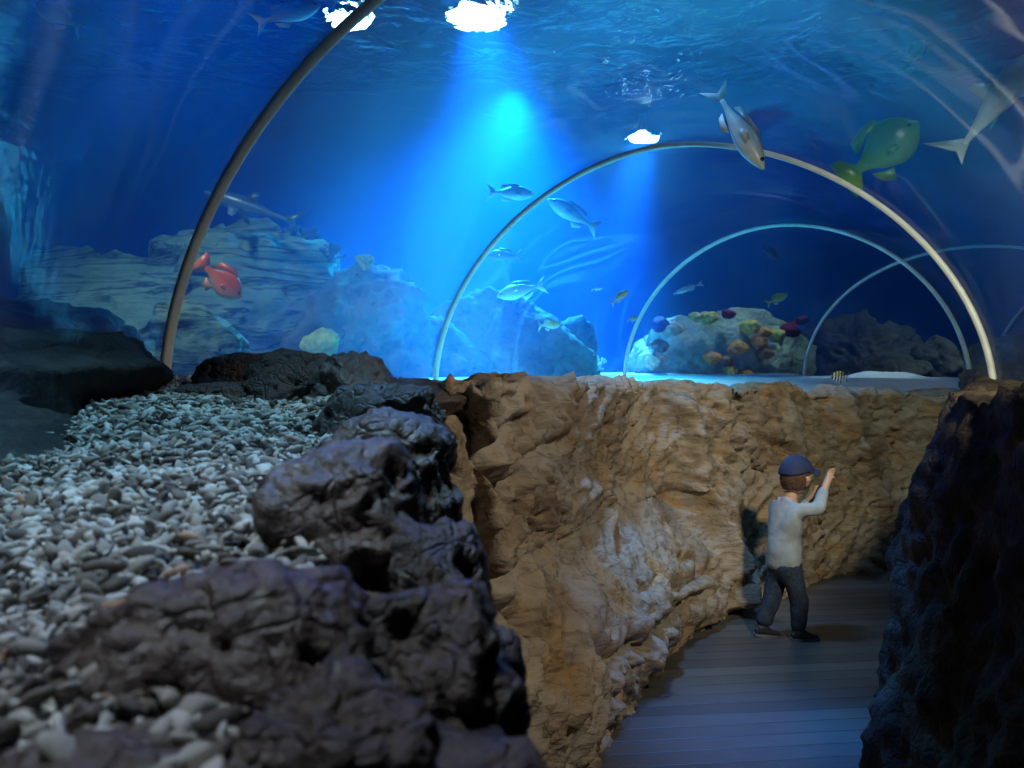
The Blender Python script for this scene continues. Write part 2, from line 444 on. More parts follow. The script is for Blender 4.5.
RIGHT = [(1.4, -2), (1.3, .6), (1.22, 2.0), (1.22, 2.8), (1.3, 3.4), (1.66, 4.15), (2.3, 4.95), (3.05, 5.6)]
def build_right_wall():
    C, S = resample(RIGHT, .025); N = -left_normals(C)
    ns = len(C); nz, nt = 80, 26
    zt = np.interp(C[:, 1], [-2, 2.2, 2.9, 3.4, 4.2, 6], [1.40, 1.40, 1.385, 1.365, 1.345, 1.33])
    a = np.linspace(0, 1, nz); r = np.linspace(0, 1, nt)
    zz = -.05 + a[None] * (zt[:, None] + .05)
    h = zz / 1.4
    g = .27 * h ** 1.2
    B = np.concatenate([g, g[:, -1:] + .03 + .9 * r[None]], 1)
    Z = np.concatenate([zz, zt[:, None] - .03 * sstep(.3, 1, r)[None]], 1)
    base = np.stack([C[:, 0:1] + N[:, 0:1] * B, C[:, 1:2] + N[:, 1:2] * B, Z], -1)
    V = base.reshape(-1, 3)
    D = .06 * fbm(V * 1.9 + 20, 3) + .04 * fbm(V * 5 + 2, 3) + .015 * (ridged(V * 7, 3) - .6) + .01 * fbm(V * 20, 2)
    U = np.gradient(base, axis=0).reshape(-1, 3); W = np.gradient(base, axis=1).reshape(-1, 3)
    nn = np.cross(U, W); nn /= (np.linalg.norm(nn, axis=1)[:, None] + 1e-9)
    side = np.sign((nn.reshape(ns, nz + nt, 3)[:, nz // 2, :2] * N).sum(1)).mean()
    nn *= -np.sign(side)
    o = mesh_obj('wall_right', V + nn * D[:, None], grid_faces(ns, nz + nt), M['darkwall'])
    tag(o, 'shadowed rock wall on the right of the walkway', None, kind='structure')
build_right_wall()

o = mesh_obj('floor', [(-.6, -2.5, 0), (4.2, -2.5, 0), (4.2, 7.4, 0), (-.6, 7.4, 0)], [(0, 1, 2, 3)], M['floor'])
tag(o, 'dark boardwalk floor of narrow planks', None, kind='structure')

# sand beds on both sides (ledge and tank bottom are level)
def sand_side(name, pts, sgn, tmax, zfun, label, inset=False):
    C, S = resample(pts, .12); N = left_normals(C) * sgn
    t = np.concatenate([np.linspace(.28, 3, 40), np.linspace(3.2, tmax, 40)])
    t = np.repeat(t[None], len(C), 0)
    if inset: t = t + (.36 * sstep(2.75, 3.1, C[:, 1]))[:, None]
    X = C[:, 0:1] + N[:, 0:1] * t; Y = C[:, 1:2] + N[:, 1:2] * t
    P = np.stack([X, Y, 0 * X], -1).reshape(-1, 3)
    P[:, 2] = zfun(P) + .02 * fbm(P * 1.3, 3) * sstep(2.5, 4, np.hypot(P[:, 0], P[:, 1])) - .012
    if inset: P[:, 2] -= (.13 * sstep(2.6, 3.2, C[:, 1])[:, None] * (1 - sstep(.5, 1.3, t))).reshape(-1)
    o = mesh_obj(name, P, grid_faces(len(C), t.shape[1], flip=(sgn > 0)), M['sand'])
    tag(o, label, 'sand', kind='stuff')
sand_side('sand', LEFT[:-3] + [(3.6, 7.0), (4.6, 7.2)], 1, 12.5, lambda P: ledge_z(P[:, 1]), 'pale sand bed of the tank beyond the left ledge', True)
sand_side('sand', [(1.4, -2), (1.3, .6), (1.3, 2.0), (1.45, 3.0), (1.9, 4.0), (2.6, 4.7), (3.4, 5.2), (5, 6)], -1, 7, lambda P: np.full(len(P), 1.325), 'sand bed behind the right rock ledge')

# ------------------------------------------------------------------ tunnel arches, panels, water
ARCH = [  # left foot, right foot, rise, roundness
    ((-1.0, -2.4), (2.3, -2.9), 1.42, 1.05),
    ((-.78, 1.15), (2.25, -.15), 1.42, 1.08),
    ((-1.351, 3.666), (1.661, 1.692), 1.417, 1.108),
    ((-.548, 6.698), (2.27, 4.443), 1.389, 1.084),
    ((1.176, 10.005), (3.538, 7.299), 1.408, 1.031),
    ((3.306, 10.786), (5.778, 8.174), 1.328, .974),
    ((5.7, 11.3), (7.7, 8.5), 1.33, 1.0),
    ((9.2, 12.0), (10.2, 8.8), 1.33, 1.0)]
FOOT = [1.26, 1.28, 1.383, 1.336, 1.272, 1.256, 1.25, 1.25]
NTH = 72
def arch_pts(k, off=0.0):
    (L, R, b, e) = ARCH[k]; L = np.array(L); R = np.array(R)
    t = np.linspace(0, math.pi, NTH)
    c = (L + R) / 2; h = (R - L) / 2; w = np.linalg.norm(h)
    u = np.sign(np.cos(t)) * np.abs(np.cos(t)) ** e
    P = c[None] - u[:, None] * h[None] * (1 + off / w)
    z = FOOT[k] - .04 + (b + .04 + off) * np.sin(t) ** e
    return np.column_stack([P, z])
def loft(k0, k1, sub, off=0.0):
    A = [arch_pts(k, off) for k in range(len(ARCH))]
    A = [2 * A[0] - A[1]] + A + [2 * A[-1] - A[-2]]
    rows = []
    for k in range(k0, k1):
        a, b, c, d = A[k], A[k + 1], A[k + 2], A[k + 3]
        for j in range(sub):
            t = j / sub
            cr = .5 * (2 * b + (c - a) * t + (2 * a - 5 * b + 4 * c - d) * t ** 2 + (3 * b - a - 3 * c + d) * t ** 3)
            rows.append(.35 * cr + .65 * (b * (1 - t) + c * t))
    rows.append(A[k1 + 1])
    return np.array(rows)

names = ['bare acrylic tunnel panel arching behind the camera', 'acrylic tunnel panel beside the pebble ledge, left of the first rib',
         'broad acrylic tunnel panel between the cropped rib and the full arch rib', 'acrylic tunnel panel between the full arch rib and the middle arch rib',
         'acrylic tunnel panel just beyond the middle arch rib', 'acrylic tunnel panel beyond the smallest arch rib', 'farthest acrylic tunnel panel beyond the dark rocks']
for k in range(len(ARCH) - 1):
    inner = loft(k, k + 1, 10, 0.0); outer = loft(k, k + 1, 10, .05)
    r, c = inner.shape[:2]
    V = np.vstack([inner.reshape(-1, 3), outer.reshape(-1, 3)])
    F = list(map(tuple, grid_faces(r, c))) + [tuple(r * c + np.array(f[::-1])) for f in grid_faces(r, c)]
    n = r * c
    for i in range(r - 1):
        for j in (0, c - 1):
            f = (i * c + j, (i + 1) * c + j, n + (i + 1) * c + j, n + i * c + j)
            F.append(f if j else f[::-1])
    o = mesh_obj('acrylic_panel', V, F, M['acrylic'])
    o.data.materials.append(M['acrylic_outer'])
    ni = (r - 1) * (c - 1)
    for q, pl in enumerate(o.data.polygons):
        if q >= ni: pl.material_index = 1
    tag(o, names[k], 'tunnel panel', 'curved acrylic panels of the tunnel')

rib_lab = {2: 'thin pale arch rib crossing the upper left, standing by the pebble ledge', 3: 'largest complete pale arch rib spanning the walkway',
           4: 'middle pale arch rib framed inside the largest rib', 5: 'smallest arch rib rising behind the middle one', 6: 'far arch rib near the dark rocks on the right'}
def rib(k, w=.042, d=.03):
    P = arch_pts(k, -.012)
    T = np.gradient(P, axis=0); T /= np.linalg.norm(T, axis=1)[:, None]
    ax = np.cross(T[len(T) // 3], T[2 * len(T) // 3]); ax /= np.linalg.norm(ax)
    ring = [(math.copysign(abs(math.cos(a)) ** .6, math.cos(a)) * w / 2, math.copysign(abs(math.sin(a)) ** .6, math.sin(a)) * d / 2) for a in np.linspace(0, 2 * math.pi, 12, endpoint=False)]
    V = []
    for p, t in zip(P, T):
        nrm = np.cross(ax, t); nrm /= np.linalg.norm(nrm)
        for u, v in ring: V.append(p + ax * u + nrm * v)
    F = list(map(tuple, grid_faces(len(P), 12, closed_v=True))) + [tuple(range(11, -1, -1)), tuple(len(V) - 12 + np.arange(12))]
    o = mesh_obj('tunnel_rib', V, F, M['rib'])
    tag(o, rib_lab[k], 'tunnel rib', 'arch ribs of the tunnel')
for k in (2, 3, 4, 5, 6): rib(k)

SURF_Z = 5.2
def build_water():
    L = loft(0, len(ARCH) - 1, 5, .07)
    r, c = L.shape[:2]
    bot = L.copy()
    V = [L.reshape(-1, 3)]
    F = list(map(tuple, grid_faces(r, c)))
    n = r * c
    lo = L[:, [0, -1]].copy(); lo[..., 2] = -1.0
    V.append(lo.reshape(-1, 3))
    for i in range(r - 1):
        F.append((i * c, (i + 1) * c, n + 2 * (i + 1), n + 2 * i))
        F.append((i * c + c - 1, n + 2 * i + 1, n + 2 * (i + 1) + 1, (i + 1) * c + c - 1))
        F.append((n + 2 * i, n + 2 * (i + 1), n + 2 * (i + 1) + 1, n + 2 * i + 1))
    F.append(tuple(range(c)) + (n + 1, n)); q = (r - 1) * c
    F.append((q,) + (n + 2 * (r - 1), n + 2 * (r - 1) + 1) + tuple(q + c - 1 - np.arange(c - 1)))
    V = np.vstack(V)
    me = bpy.data.meshes.new('tank_water'); bm = bmesh.new()
    vs = [bm.verts.new(tuple(v)) for v in V]
    for f in F: bm.faces.new([vs[i] for i in f])
    bmesh.ops.recalc_face_normals(bm, faces=bm.faces[:])
    # water lies outside the tunnel: its inner skin must face into the tunnel
    vol = bm.calc_volume(signed=True)
    if vol > 0: bmesh.ops.reverse_faces(bm, faces=bm.faces[:])
    x0, x1, y0, y1, z0, z1 = -8.9, 13.9, -3.9, 17.4, -1.3, SURF_Z - .03
    b = [bm.verts.new(p) for p in ((x0, y0, z0), (x1, y0, z0), (x1, y1, z0), (x0, y1, z0), (x0, y0, z1), (x1, y0, z1), (x1, y1, z1), (x0, y1, z1))]
    for f in ((0, 3, 2, 1), (4, 5, 6, 7), (0, 1, 5, 4), (1, 2, 6, 5), (2, 3, 7, 6), (3, 0, 4, 7)): bm.faces.new([b[i] for i in f])
    bm.to_mesh(me); bm.free()
    me.materials.append(M['water'])
    o = link(bpy.data.objects.new('tank_water', me))
    tag(o, 'hazy blue water filling the tank around the tunnel', 'water', kind='stuff')
build_water()

def build_surface():
    nx, ny = 60, 60
    X, Y = np.meshgrid(np.linspace(-9, 14, nx), np.linspace(-4, 17.5, ny), indexing='ij')
    P = np.stack([X, Y, 0 * X + SURF_Z], -1).reshape(-1, 3)
    P[:, 2] += .05 * fbm(P * .8, 2)
    o = mesh_obj('water_surface', P, grid_faces(nx, ny), M['surface'])
    tag(o, 'rippled underside of the tank water surface', 'water surface', kind='stuff')
build_surface()
def boxmesh(name, x0, x1, y0, y1, z0, z1, mat, label):
    V = [(x0, y0, z0), (x1, y0, z0), (x1, y1, z0), (x0, y1, z0), (x0, y0, z1), (x1, y0, z1), (x1, y1, z1), (x0, y1, z1)]
    F = [(0, 3, 2, 1), (4, 5, 6, 7), (0, 1, 5, 4), (1, 2, 6, 5), (2, 3, 7, 6), (3, 0, 4, 7)]
    o = mesh_obj(name, V, F, mat, smooth=False)
    tag(o, label, None, kind='structure'); return o
boxmesh('wall_back', -9.3, 14.3, 17.5, 17.8, -1.5, 9, M['tankwall'], 'blue painted far wall of the tank')
boxmesh('wall_left_tank', -9.3, -9, -4.3, 17.8, -1.5, 9, M['tankwall'], 'blue painted left wall of the tank')
boxmesh('wall_right_tank', 14, 14.3, -4.3, 17.8, -1.5, 9, M['tankwall'], 'blue painted right wall of the tank')
boxmesh('wall_front_tank', -9.3, 14.3, -4.3, -4, -1.5, 9, M['tankwall'], 'tank wall behind the camera')
boxmesh('ceiling', -9.3, 14.3, -4.3, 17.8, 9, 9.2, M['dark'], 'dark ceiling above the tank')

# ------------------------------------------------------------------ rocks
def ico(sub):
    bm = bmesh.new(); bmesh.ops.create_icosphere(bm, subdivisions=sub, radius=1)
    V = np.array([v.co[:] for v in bm.verts]); F = [[v.index for v in f.verts] for f in bm.faces]; bm.free(); return V, F
ICO5 = ico(5); ICO6 = ico(6); ICO2 = ico(2); ICO3 = ico(3); ICO4 = ico(4)
def rock_shape(dims, seed, rough=.3, facet=.25, base=ICO5, freq=1.2, strata=0):
    V = base[0].copy(); off = np.array([seed * 7.13, seed * 3.7, seed * 1.9])
    r = 1 + rough * fbm(V * freq + off, 5) + .12 * rough * (ridged(V * freq * 3.2 + off, 4) - .8)
    for k in range(int(9)):           # chipped planes
        n = np.random.default_rng(seed * 31 + k).normal(size=3); n /= np.linalg.norm(n)
        d = (V * r[:, None]) @ n; lim = .72 + .2 * np.random.default_rng(seed * 17 + k).random()
        over = np.maximum(0, d - lim) * facet * 3.2
        r = r - np.minimum(over, .8 * np.maximum(d - lim, 0))
    V = V * r[:, None] * np.array(dims) * .5
    if strata:
        z = V[:, 2]; q = strata * (np.sin(z * 9 + 1.5 * fbm(V * .8 + off, 2)) + .4 * np.sin(z * 23 + V[:, 0]))
        V[:, :2] *= (1 + q[:, None])
    V += (.03 * min(dims)) * fbm(V * 10 / max(dims) + off, 4)[:, None] * base[0]
    pits = sstep(.25, .6, fbm(V * 6 / max(dims) + off * 2, 3))
    V -= (.06 * min(dims)) * pits[:, None] * base[0]
    return V, base[1]
def boulder(name, loc, dims, seed, mat, label, cat='rock', rz=0., rx=0., group=None, **kw):
    V, F = rock_shape(dims, seed, **kw)
    o = mesh_obj(name, V, F, M[mat])
    o.location = loc; o.rotation_euler = (rx, 0, rz)
    tag(o, label, cat, group); return o

GL = 'dark boulders along the pebble ledge'
def led(px, d, dx=0):   # a spot on the ledge
    x = (px - 512) * d / FPX
    return Vector((x + dx, d, float(ledge_z(d))))
def ledge_rock(px, d, dims, seed, label, dz=0., mat='boulder', rz=0., rx=0, **kw):
    p = led(px, d); p.z += dz
    return boulder('ledge_rock', p, dims, seed, mat, label, 'rock', rz, rx, GL, **kw)
ledge_rock(243, 3.05, (.34, .26, .22), 3, 'angular dark rock farthest along the pebble ledge, left of the purple-lit rock', .03)
ledge_rock(215, 2.7, (.34, .2, .1), 8, 'low flat slab lying on pebbles before the farthest ledge rock', .0)
ledge_rock(300, 2.75, (.34, .28, .23), 5, 'long dark rock right of the farthest angular one on the ledge', .01, rz=.3)
ledge_rock(352, 2.72, (.3, .34, .27), 12, 'rounded ledge rock with a purple-lit face, where the brown wall begins', .0, mat='boulder_smooth')
ledge_rock(395, 2.95, (.4, .3, .16), 14, 'low rock bridging the purple-lit rock and the brown wall top', -.03, mat='boulder_smooth')
ledge_rock(378, 2.08, (.27, .3, .19), 21, 'pitted dark rock behind the blue-glinting one at the ledge edge', .01, rz=.5)
ledge_rock(405, 2.2, (.2, .34, .2), 22, 'dark rock at the ledge edge against the brown wall', -.07)
ledge_rock(392, 1.62, (.24, .28, .19), 27, 'rock with a bright blue glint on its crown, middle of the ledge edge', .015, mat='boulder_smooth', rz=-.4)
ledge_rock(415, 1.6, (.17, .3, .26), 28, 'crumbly dark rock hanging over the ledge edge beside the blue-glinting rock', -.08)
ledge_rock(348, 1.14, (.215, .22, .2), 33, 'domed dark rock with blue rim nearer than the glinting one', .025, mat='boulder_smooth')
ledge_rock(430, 1.1, (.16, .26, .22), 35, 'rough dark rock dropping over the edge right of the domed rock', -.07)
ledge_rock(470, .95, (.1, .3, .3), 36, 'dark rock face below the near ledge edge', -.17)
ledge_rock(235, .72, (.25, .2, .15), 41, 'large blurred grey-brown rock in the nearest foreground', .005, mat='boulder_smooth')
ledge_rock(410, .8, (.15, .2, .17), 44, 'hollowed dark rock in the foreground right of the large blurred one', -.035)
ledge_rock(455, .78, (.13, .2, .16), 51, 'humped dark rock on the near edge between the domed rock and the brown wall', -.07)
ledge_rock(330, .6, (.13, .14, .12), 53, 'small humped rock by the bottom edge, right of the large blurred rock', -.03)
ledge_rock(130, .56, (.2, .12, .08), 47, 'low dark rock at the bottom left corner under the pebbles', -.02, mat='boulder_smooth')
ledge_rock(430, .55, (.12, .16, .12), 49, 'dark rock cropped by the bottom edge beside the brown wall', -.06)

# tank rocks
def tank_rock(px, py_top, d, w, depth, seed, mat, label, dz=-.1, name='tank_rock', cat='rock', rz=0., group='rocks standing in the tank', **kw):
    zb = float(ledge_z(d)) + dz
    x = (px - 512) * d / FPX; top = CAM_H + (HORIZON - py_top) * d / FPX
    h = (top - zb)
    return boulder(name, (x, d, zb + h * .28), (w, depth, h * 1.44), seed, mat, label, cat, rz, 0, group, **kw)
tank_rock(250, 222, 9.5, 2.6, 2.0, 61, 'strata', 'tall layered teal rock face behind the red fish', strata=.05, base=ICO6, rough=.18, facet=.3)
tank_rock(120, 240, 9.0, 2.2, 1.8, 62, 'strata', 'layered dim rock left of the red fish, seen through the near panel', strata=.05, base=ICO6, rough=.2)
tank_rock(195, 298, 7.2, .8, .8, 63, 'strata', 'rounded pale teal boulder at the foot of the first rib', strata=.015, rough=.15)
tank_rock(355, 270, 9.3, 1.5, 1.5, 64, 'tankrock', 'craggy grey rock right of the layered teal face', strata=.02, base=ICO6, rough=.4)
tank_rock(425, 312, 9.8, 1.3, 1.0, 65, 'tankrock', 'low hazy rock behind the left foot of the largest rib', rough=.4)
tank_rock(500, 290, 10.5, 1.9, 1.4, 66, 'tankrock', 'big sloping boulder inside the left half of the largest rib', base=ICO6, rough=.28, facet=.45)
tank_rock(572, 312, 11.0, .75, .8, 67, 'tankrock', 'upright dark rock right of the big sloping boulder', rough=.3)
tank_rock(720, 308, 13.2, 2.55, 1.4, 71, 'reef', 'broad reef rock crusted with orange and maroon growths', base=ICO6, rough=.16, facet=.4)
tank_rock(30, 290, 5.6, 1.3, 1.2, 73, 'darkrock', 'dark rock at the left edge beyond the pebble ledge', rough=.35)
tank_rock(105, 345, 5.4, .5, .6, 74, 'darkrock', 'small dark rock behind the pebble ledge near the first rib')
tank_rock(-50, 318, 2.5, .95, 1.3, 75, 'blackrock', 'broad dark rock close outside the near panel at the left edge', rough=.3)
tank_rock(-48, 408, 1.98, .62, .8, 77, 'blackrock', 'low black rock against the near panel beside the pebbles at the left edge', rough=.25)
tank_rock(75, 340, 3.4, .52, .8, 76, 'blackrock', 'dark rock just outside the near panel left of the first rib', rough=.3)
tank_rock(850, 320, 15.3, 1.9, 1.4, 81, 'darkrock', 'dark rock mass seen through the smallest rib', rough=.4, base=ICO6)
tank_rock(895, 352, 13.4, .9, .8, 82, 'darkrock', 'low brown rock right of the dark rock mass')
tank_rock(938, 340, 13.8, .9, .8, 83, 'darkrock', 'pointed brown rock near the right foot of the middle rib', rough=.35)
tank_rock(1018, 325, 8.0, .75, .9, 84, 'darkrock', 'brown rock at the right edge outside the largest rib', rough=.35)
tank_rock(1000, 362, 6.6, .5, .5, 85, 'darkrock', 'small dark rock at the right foot of the largest rib')
tank_rock(885, 371, 9.0, .95, .6, 86, 'sand', 'white sand mound under the smallest rib', name='sand_mound', cat='sand', group='sand heaped along the far ledge', rough=.15, facet=.1, dz=-.14)

# reef growths
for (x, y, r, colr, lab) in [
    (737, 348, 9, 'orange', 'orange sponge lump at the middle of the reef rock'), (759, 342, 8, 'orange', 'orange sponge lump right of the middle one'),
    (763, 332, 7, 'orange', 'upper orange lump near the right of the reef rock'), (712, 358, 8, 'orange', 'lower left orange lump on the reef rock'),
    (726, 361, 7, 'brown', 'small brown lump beside the lower left orange one'), (730, 371, 7, 'yellow', 'bright yellow sponge at the foot of the reef rock'),
    (745, 374, 6, 'orange', 'orange lump at the foot beside the bright yellow sponge'), (750, 327, 9, 'yellow', 'dull yellow mound near the top of the reef rock'),
    (709, 318, 8, 'yellow', 'dull yellow mound on the reef crest'), (695, 317, 6, 'yellow', 'small yellow tuft at left of the reef crest'),
    (790, 330, 9, 'maroon', 'dark maroon sponge at the right shoulder of the reef rock'), (727, 314, 6, 'maroon', 'maroon tuft on top of the reef rock'),
    (802, 320, 6, 'maroon', 'maroon growth at the far right tip of the reef rock'), (660, 325, 9, 'purple', 'purple-blue slug-shaped growth at the left crest'),
    (672, 329, 9, 'tan', 'tan coral head below the purple growth'), (659, 345, 8, 'brown', 'brown coral lump on the left flank of the reef rock'),
    (656, 361, 11, 'tan', 'wide tan mushroom coral at the left foot of the reef rock'), (776, 335, 7, 'yellow', 'yellow growth left of the dark maroon sponge'),
    (765, 353, 8, 'brown', 'dark brown hollow lump below the orange pair'), (652, 350, 4, 'white', 'tiny white growth above the mushroom coral')]:
    if colr not in M:
        M[colr] = plain(colr + ' sponge', {'orange': (.85, .3, .06), 'yellow': (.6, .44, .08), 'maroon': (.17, .02, .04), 'purple': (.06, .04, .2), 'tan': (.6, .4, .22), 'brown': (.3, .16, .06), 'white': (.9, .9, .9)}[colr], .8, .2, .4, 14, .5)
    d = 12.45
    p = at(x, y, d)
    w = 2 * r * d / FPX
    seed = int(x + y)
    boulder('reef_sponge' if colr in ('orange', 'yellow', 'maroon', 'brown') else 'reef_coral', p, (w * 1.1, w * 1.6, w * .85), seed, colr, lab, 'sponge' if colr in ('orange', 'yellow', 'maroon', 'brown') else 'coral', group='growths on the reef rock', base=ICO4, rough=.35)

def branch_coral(loc, size, seed, color, label):
    rr = random.Random(seed)
    t = empty('bushy_coral', loc); tag(t, label, 'coral', 'bushy corals on the layered rock')
    mt = M.setdefault('coral_' + str(color), plain('bushy coral ' + str(seed), color, .8, .2))
    for k in range(9):
        bm_v, bm_f = [], []
        def tube(p0, p1, r0, r1):
            d = (p1 - p0).normalized(); a = d.orthogonal().normalized(); b = d.cross(a); n = len(bm_v)
            for p, r in ((p0, r0), (p1, r1)):
                for q in range(6):
                    an = q * math.pi / 3; bm_v.append(p + (a * math.cos(an) + b * math.sin(an)) * r)
            for q in range(6): bm_f.append((n + q, n + (q + 1) % 6, n + 6 + (q + 1) % 6, n + 6 + q))
            bm_f.append(tuple(n + 6 + q for q in range(6)))
        def grow(p, d, l, r, lv):
            e = p + d * l; tube(p, e, r, r * .75)
            if lv:
                for _ in range(3):
                    grow(e, (d + Vector((rr.uniform(-.8, .8), rr.uniform(-.8, .8), rr.uniform(-.2, .6)))).normalized(), l * .7, r * .8, lv - 1)
        grow(Vector((0, 0, -.02)), Vector((rr.uniform(-1, 1), rr.uniform(-1, 1), rr.uniform(.4, 1.3))).normalized(), size * .36, size * .07, 2)
        mesh_obj('branch', bm_v, bm_f, mt, t)
branch_coral(at(300, 248, 9.3), .34, 1, (.05, .1, .2), 'dark bushy coral on top of the layered teal rock')
branch_coral(at(331, 258, 9.2), .22, 2, (.05, .1, .2), 'smaller dark bushy coral right of the larger one')
branch_coral(at(365, 268, 9.0), .2, 3, (.3, .35, .12), 'small olive bushy coral atop the craggy grey rock')
branch_coral(at(590, 372, 10.4), .3, 4, (.6, .75, .8), 'pale blue branching coral at the foot of the upright dark rock')
M['olive'] = plain('olive sponge', (.45, .5, .1), .8, .2, .4, 12, .5)
boulder('reef_sponge', at(322, 344, 8.45), (.36, .3, .26), 91, 'olive', 'yellow-green sponge low on the layered teal rock', 'sponge', base=ICO4)

# ------------------------------------------------------------------ pebbles
def pebble_variants(n):
    out = []
    for k in range(n):
        V = ICO2[0].copy(); g = np.random.default_rng(100 + k)
        r = 1 + .35 * pnoise(V * 1.3 + k * 5.1) + .12 * pnoise(V * 3 + k)
        dims = np.array([1.15, g.uniform(.32, .75), g.uniform(.28, .6)])
        V = V * r[:, None] * dims
        V[:, 1] += g.uniform(-.35, .35) * V[:, 0] ** 2
        out.append(V * .5)
    return out
PV = pebble_variants(14); PF = np.array(ICO2[1])
def ac_x(y):   # foot of the acrylic
    return float(np.interp(y, [-2.4, 1.15, 1.65, 3.666, 5], [-1.0, -.80, -.92, -1.34, -1.0]))
def edge_x(y):
    return float(np.interp(y, [0, .5, .7, 1.1, 1.6, 2.1, 2.6, 3.0, 3.7], [-.10, -.16, -.19, -.21, -.27, -.36, -.5, -.85, -1.1]))
def peb_z(x, y):
    return float(ledge_z(y)) + .012 * math.sin(x * 9 + y * 4) + .008 * math.sin(y * 17 - x * 6)
peb = []
rr = random.Random(21)
while len(peb) < 13500:
    y = rr.uniform(.36, 3.72)
    x0, x1 = ac_x(y) + .02, edge_x(y)
    x = rr.uniform(x0, max(x1, x0 + .05))
    if rr.random() > (x1 - x0) / .75: continue
    if x < -.62 * y - .06: continue
    s = rr.choice([.011, .014, .015, .018, .018, .021, .025, .031]) * rr.uniform(.8, 1.15)
    peb.append((x, y, peb_z(x, y) + rr.uniform(-.004, .012), s, rr.randrange(14)))
peb.sort(key=lambda p: -(p[3] / math.hypot(p[0], p[1])) * (1 if p[1] > .45 else .2))
pm = []
for k, V in enumerate(PV):
    me = bpy.data.meshes.new('rubble_pebble'); me.from_pydata(V.tolist(), [], PF.tolist()); me.materials.append(M['gravel'])
    me.polygons.foreach_set('use_smooth', [True] * len(me.polygons)); pm.append(me)
def rot_rand():
    return (rr.gauss(0, .6), rr.gauss(0, .5), rr.uniform(0, 6.283))
for x, y, z, s, k in peb[:300]:
    o = bpy.data.objects.new('rubble_pebble', pm[k]); link(o)
    o.location = (x, y, z + s * .12); o.scale = (s,) * 3; o.rotation_euler = rot_rand()
    tag(o, 'pale coral rubble pebble in the foreground of the left ledge', 'pebble', 'foreground rubble pebbles on the ledge')
AV, AF = [], []; n = 0
from mathutils import Euler
for x, y, z, s, k in peb[300:]:
    R = np.array(Euler(rot_rand()).to_matrix())
    AV.append((PV[k] * s) @ R.T + np.array([x, y, z + s * .12])); AF.append(PF + n); n += len(PV[k])
o = mesh_obj('rubble_gravel', np.vstack(AV), np.vstack(AF), M['gravel'])
tag(o, 'bed of pale coral rubble gravel covering the left ledge', 'gravel', kind='stuff')

# ------------------------------------------------------------------ fish
def fish_mat(name, back, side, belly, stripes=None, rough=.35, spec=.6):
    t = NT(name); tc = t.n('ShaderNodeTexCoord'); sx = t.n('ShaderNodeSeparateXYZ'); t.l(tc.outputs['Object'], sx.inputs[0])
    z = t.math('ADD', t.math('MULTIPLY', sx.outputs['Z'], 2.2), .5)
    n = t.noise(tc.outputs['Object'], 9, 3)
    z = t.math('ADD', z, t.math('MULTIPLY', t.math('SUBTRACT', n, .5), .15))
    c = t.ramp(z, [(.3, belly), (.5, side), (.72, back)])
    if stripes:
        w = t.math('SINE', t.math('MULTIPLY', sx.outputs['X'], 38.))
        c = t.mix(t.math('GREATER_THAN', w, .15), c, stripes)
    t.principled(c, rough, t.bump(t.noise(t.coord((1, 1, 1)), 60, 2), .15, .004), spec); return t.m
FM = {
 'silver': fish_mat('silver fish skin', (.3, .34, .32), (.6, .62, .58), (.9, .9, .86)),
 'grey': fish_mat('grey fish skin', (.16, .2, .2), (.4, .46, .42), (.7, .72, .66)),
 'dark': fish_mat('dark blue fish skin', (.02, .05, .12), (.04, .1, .2), (.12, .2, .3)),
 'yellow': fish_mat('yellow fish skin', (.45, .4, .06), (.75, .6, .1), (.8, .75, .45)),
 'red': fish_mat('orange red fish skin', (.75, .1, .02), (.95, .15, .03), (.9, .25, .08)),
 'green': fish_mat('green fish skin', (.05, .2, .04), (.08, .3, .06), (.16, .36, .08)),
 'pale': fish_mat('pale fish skin', (.14, .2, .24), (.45, .52, .5), (.85, .88, .8)),
 'brown': fish_mat('brown fish skin', (.3, .18, .1), (.5, .32, .2), (.6, .45, .35)),
 'striped': fish_mat('striped fish skin', (.85, .75, .2), (.8, .85, .85), (.9, .9, .9), (.02, .02, .03)),
 'eye': plain('fish eye', (.01, .01, .01), .1, .8, 0)}
def fin(name, pts, mat, parent, th=.006, loc=(0, 0, 0), rot=(0, 0, 0)):
    """a fin outline in the x-z plane, thick at its middle and thin at the rim"""
    n = len(pts); c = np.mean(pts, 0)
    V = [(p[0], s * th * .25, p[1]) for s in (1, -1) for p in pts]
    V += [(c[0], th, c[1]), (c[0], -th, c[1])]
    F = []
    for i in range(n):
        j = (i + 1) % n
        F += [(i, j, 2 * n), (n + j, n + i, 2 * n + 1), (j, i, n + i, n + j)]
    o = mesh_obj(name, V, F, mat, parent); o.location = loc; o.rotation_euler = rot; return o
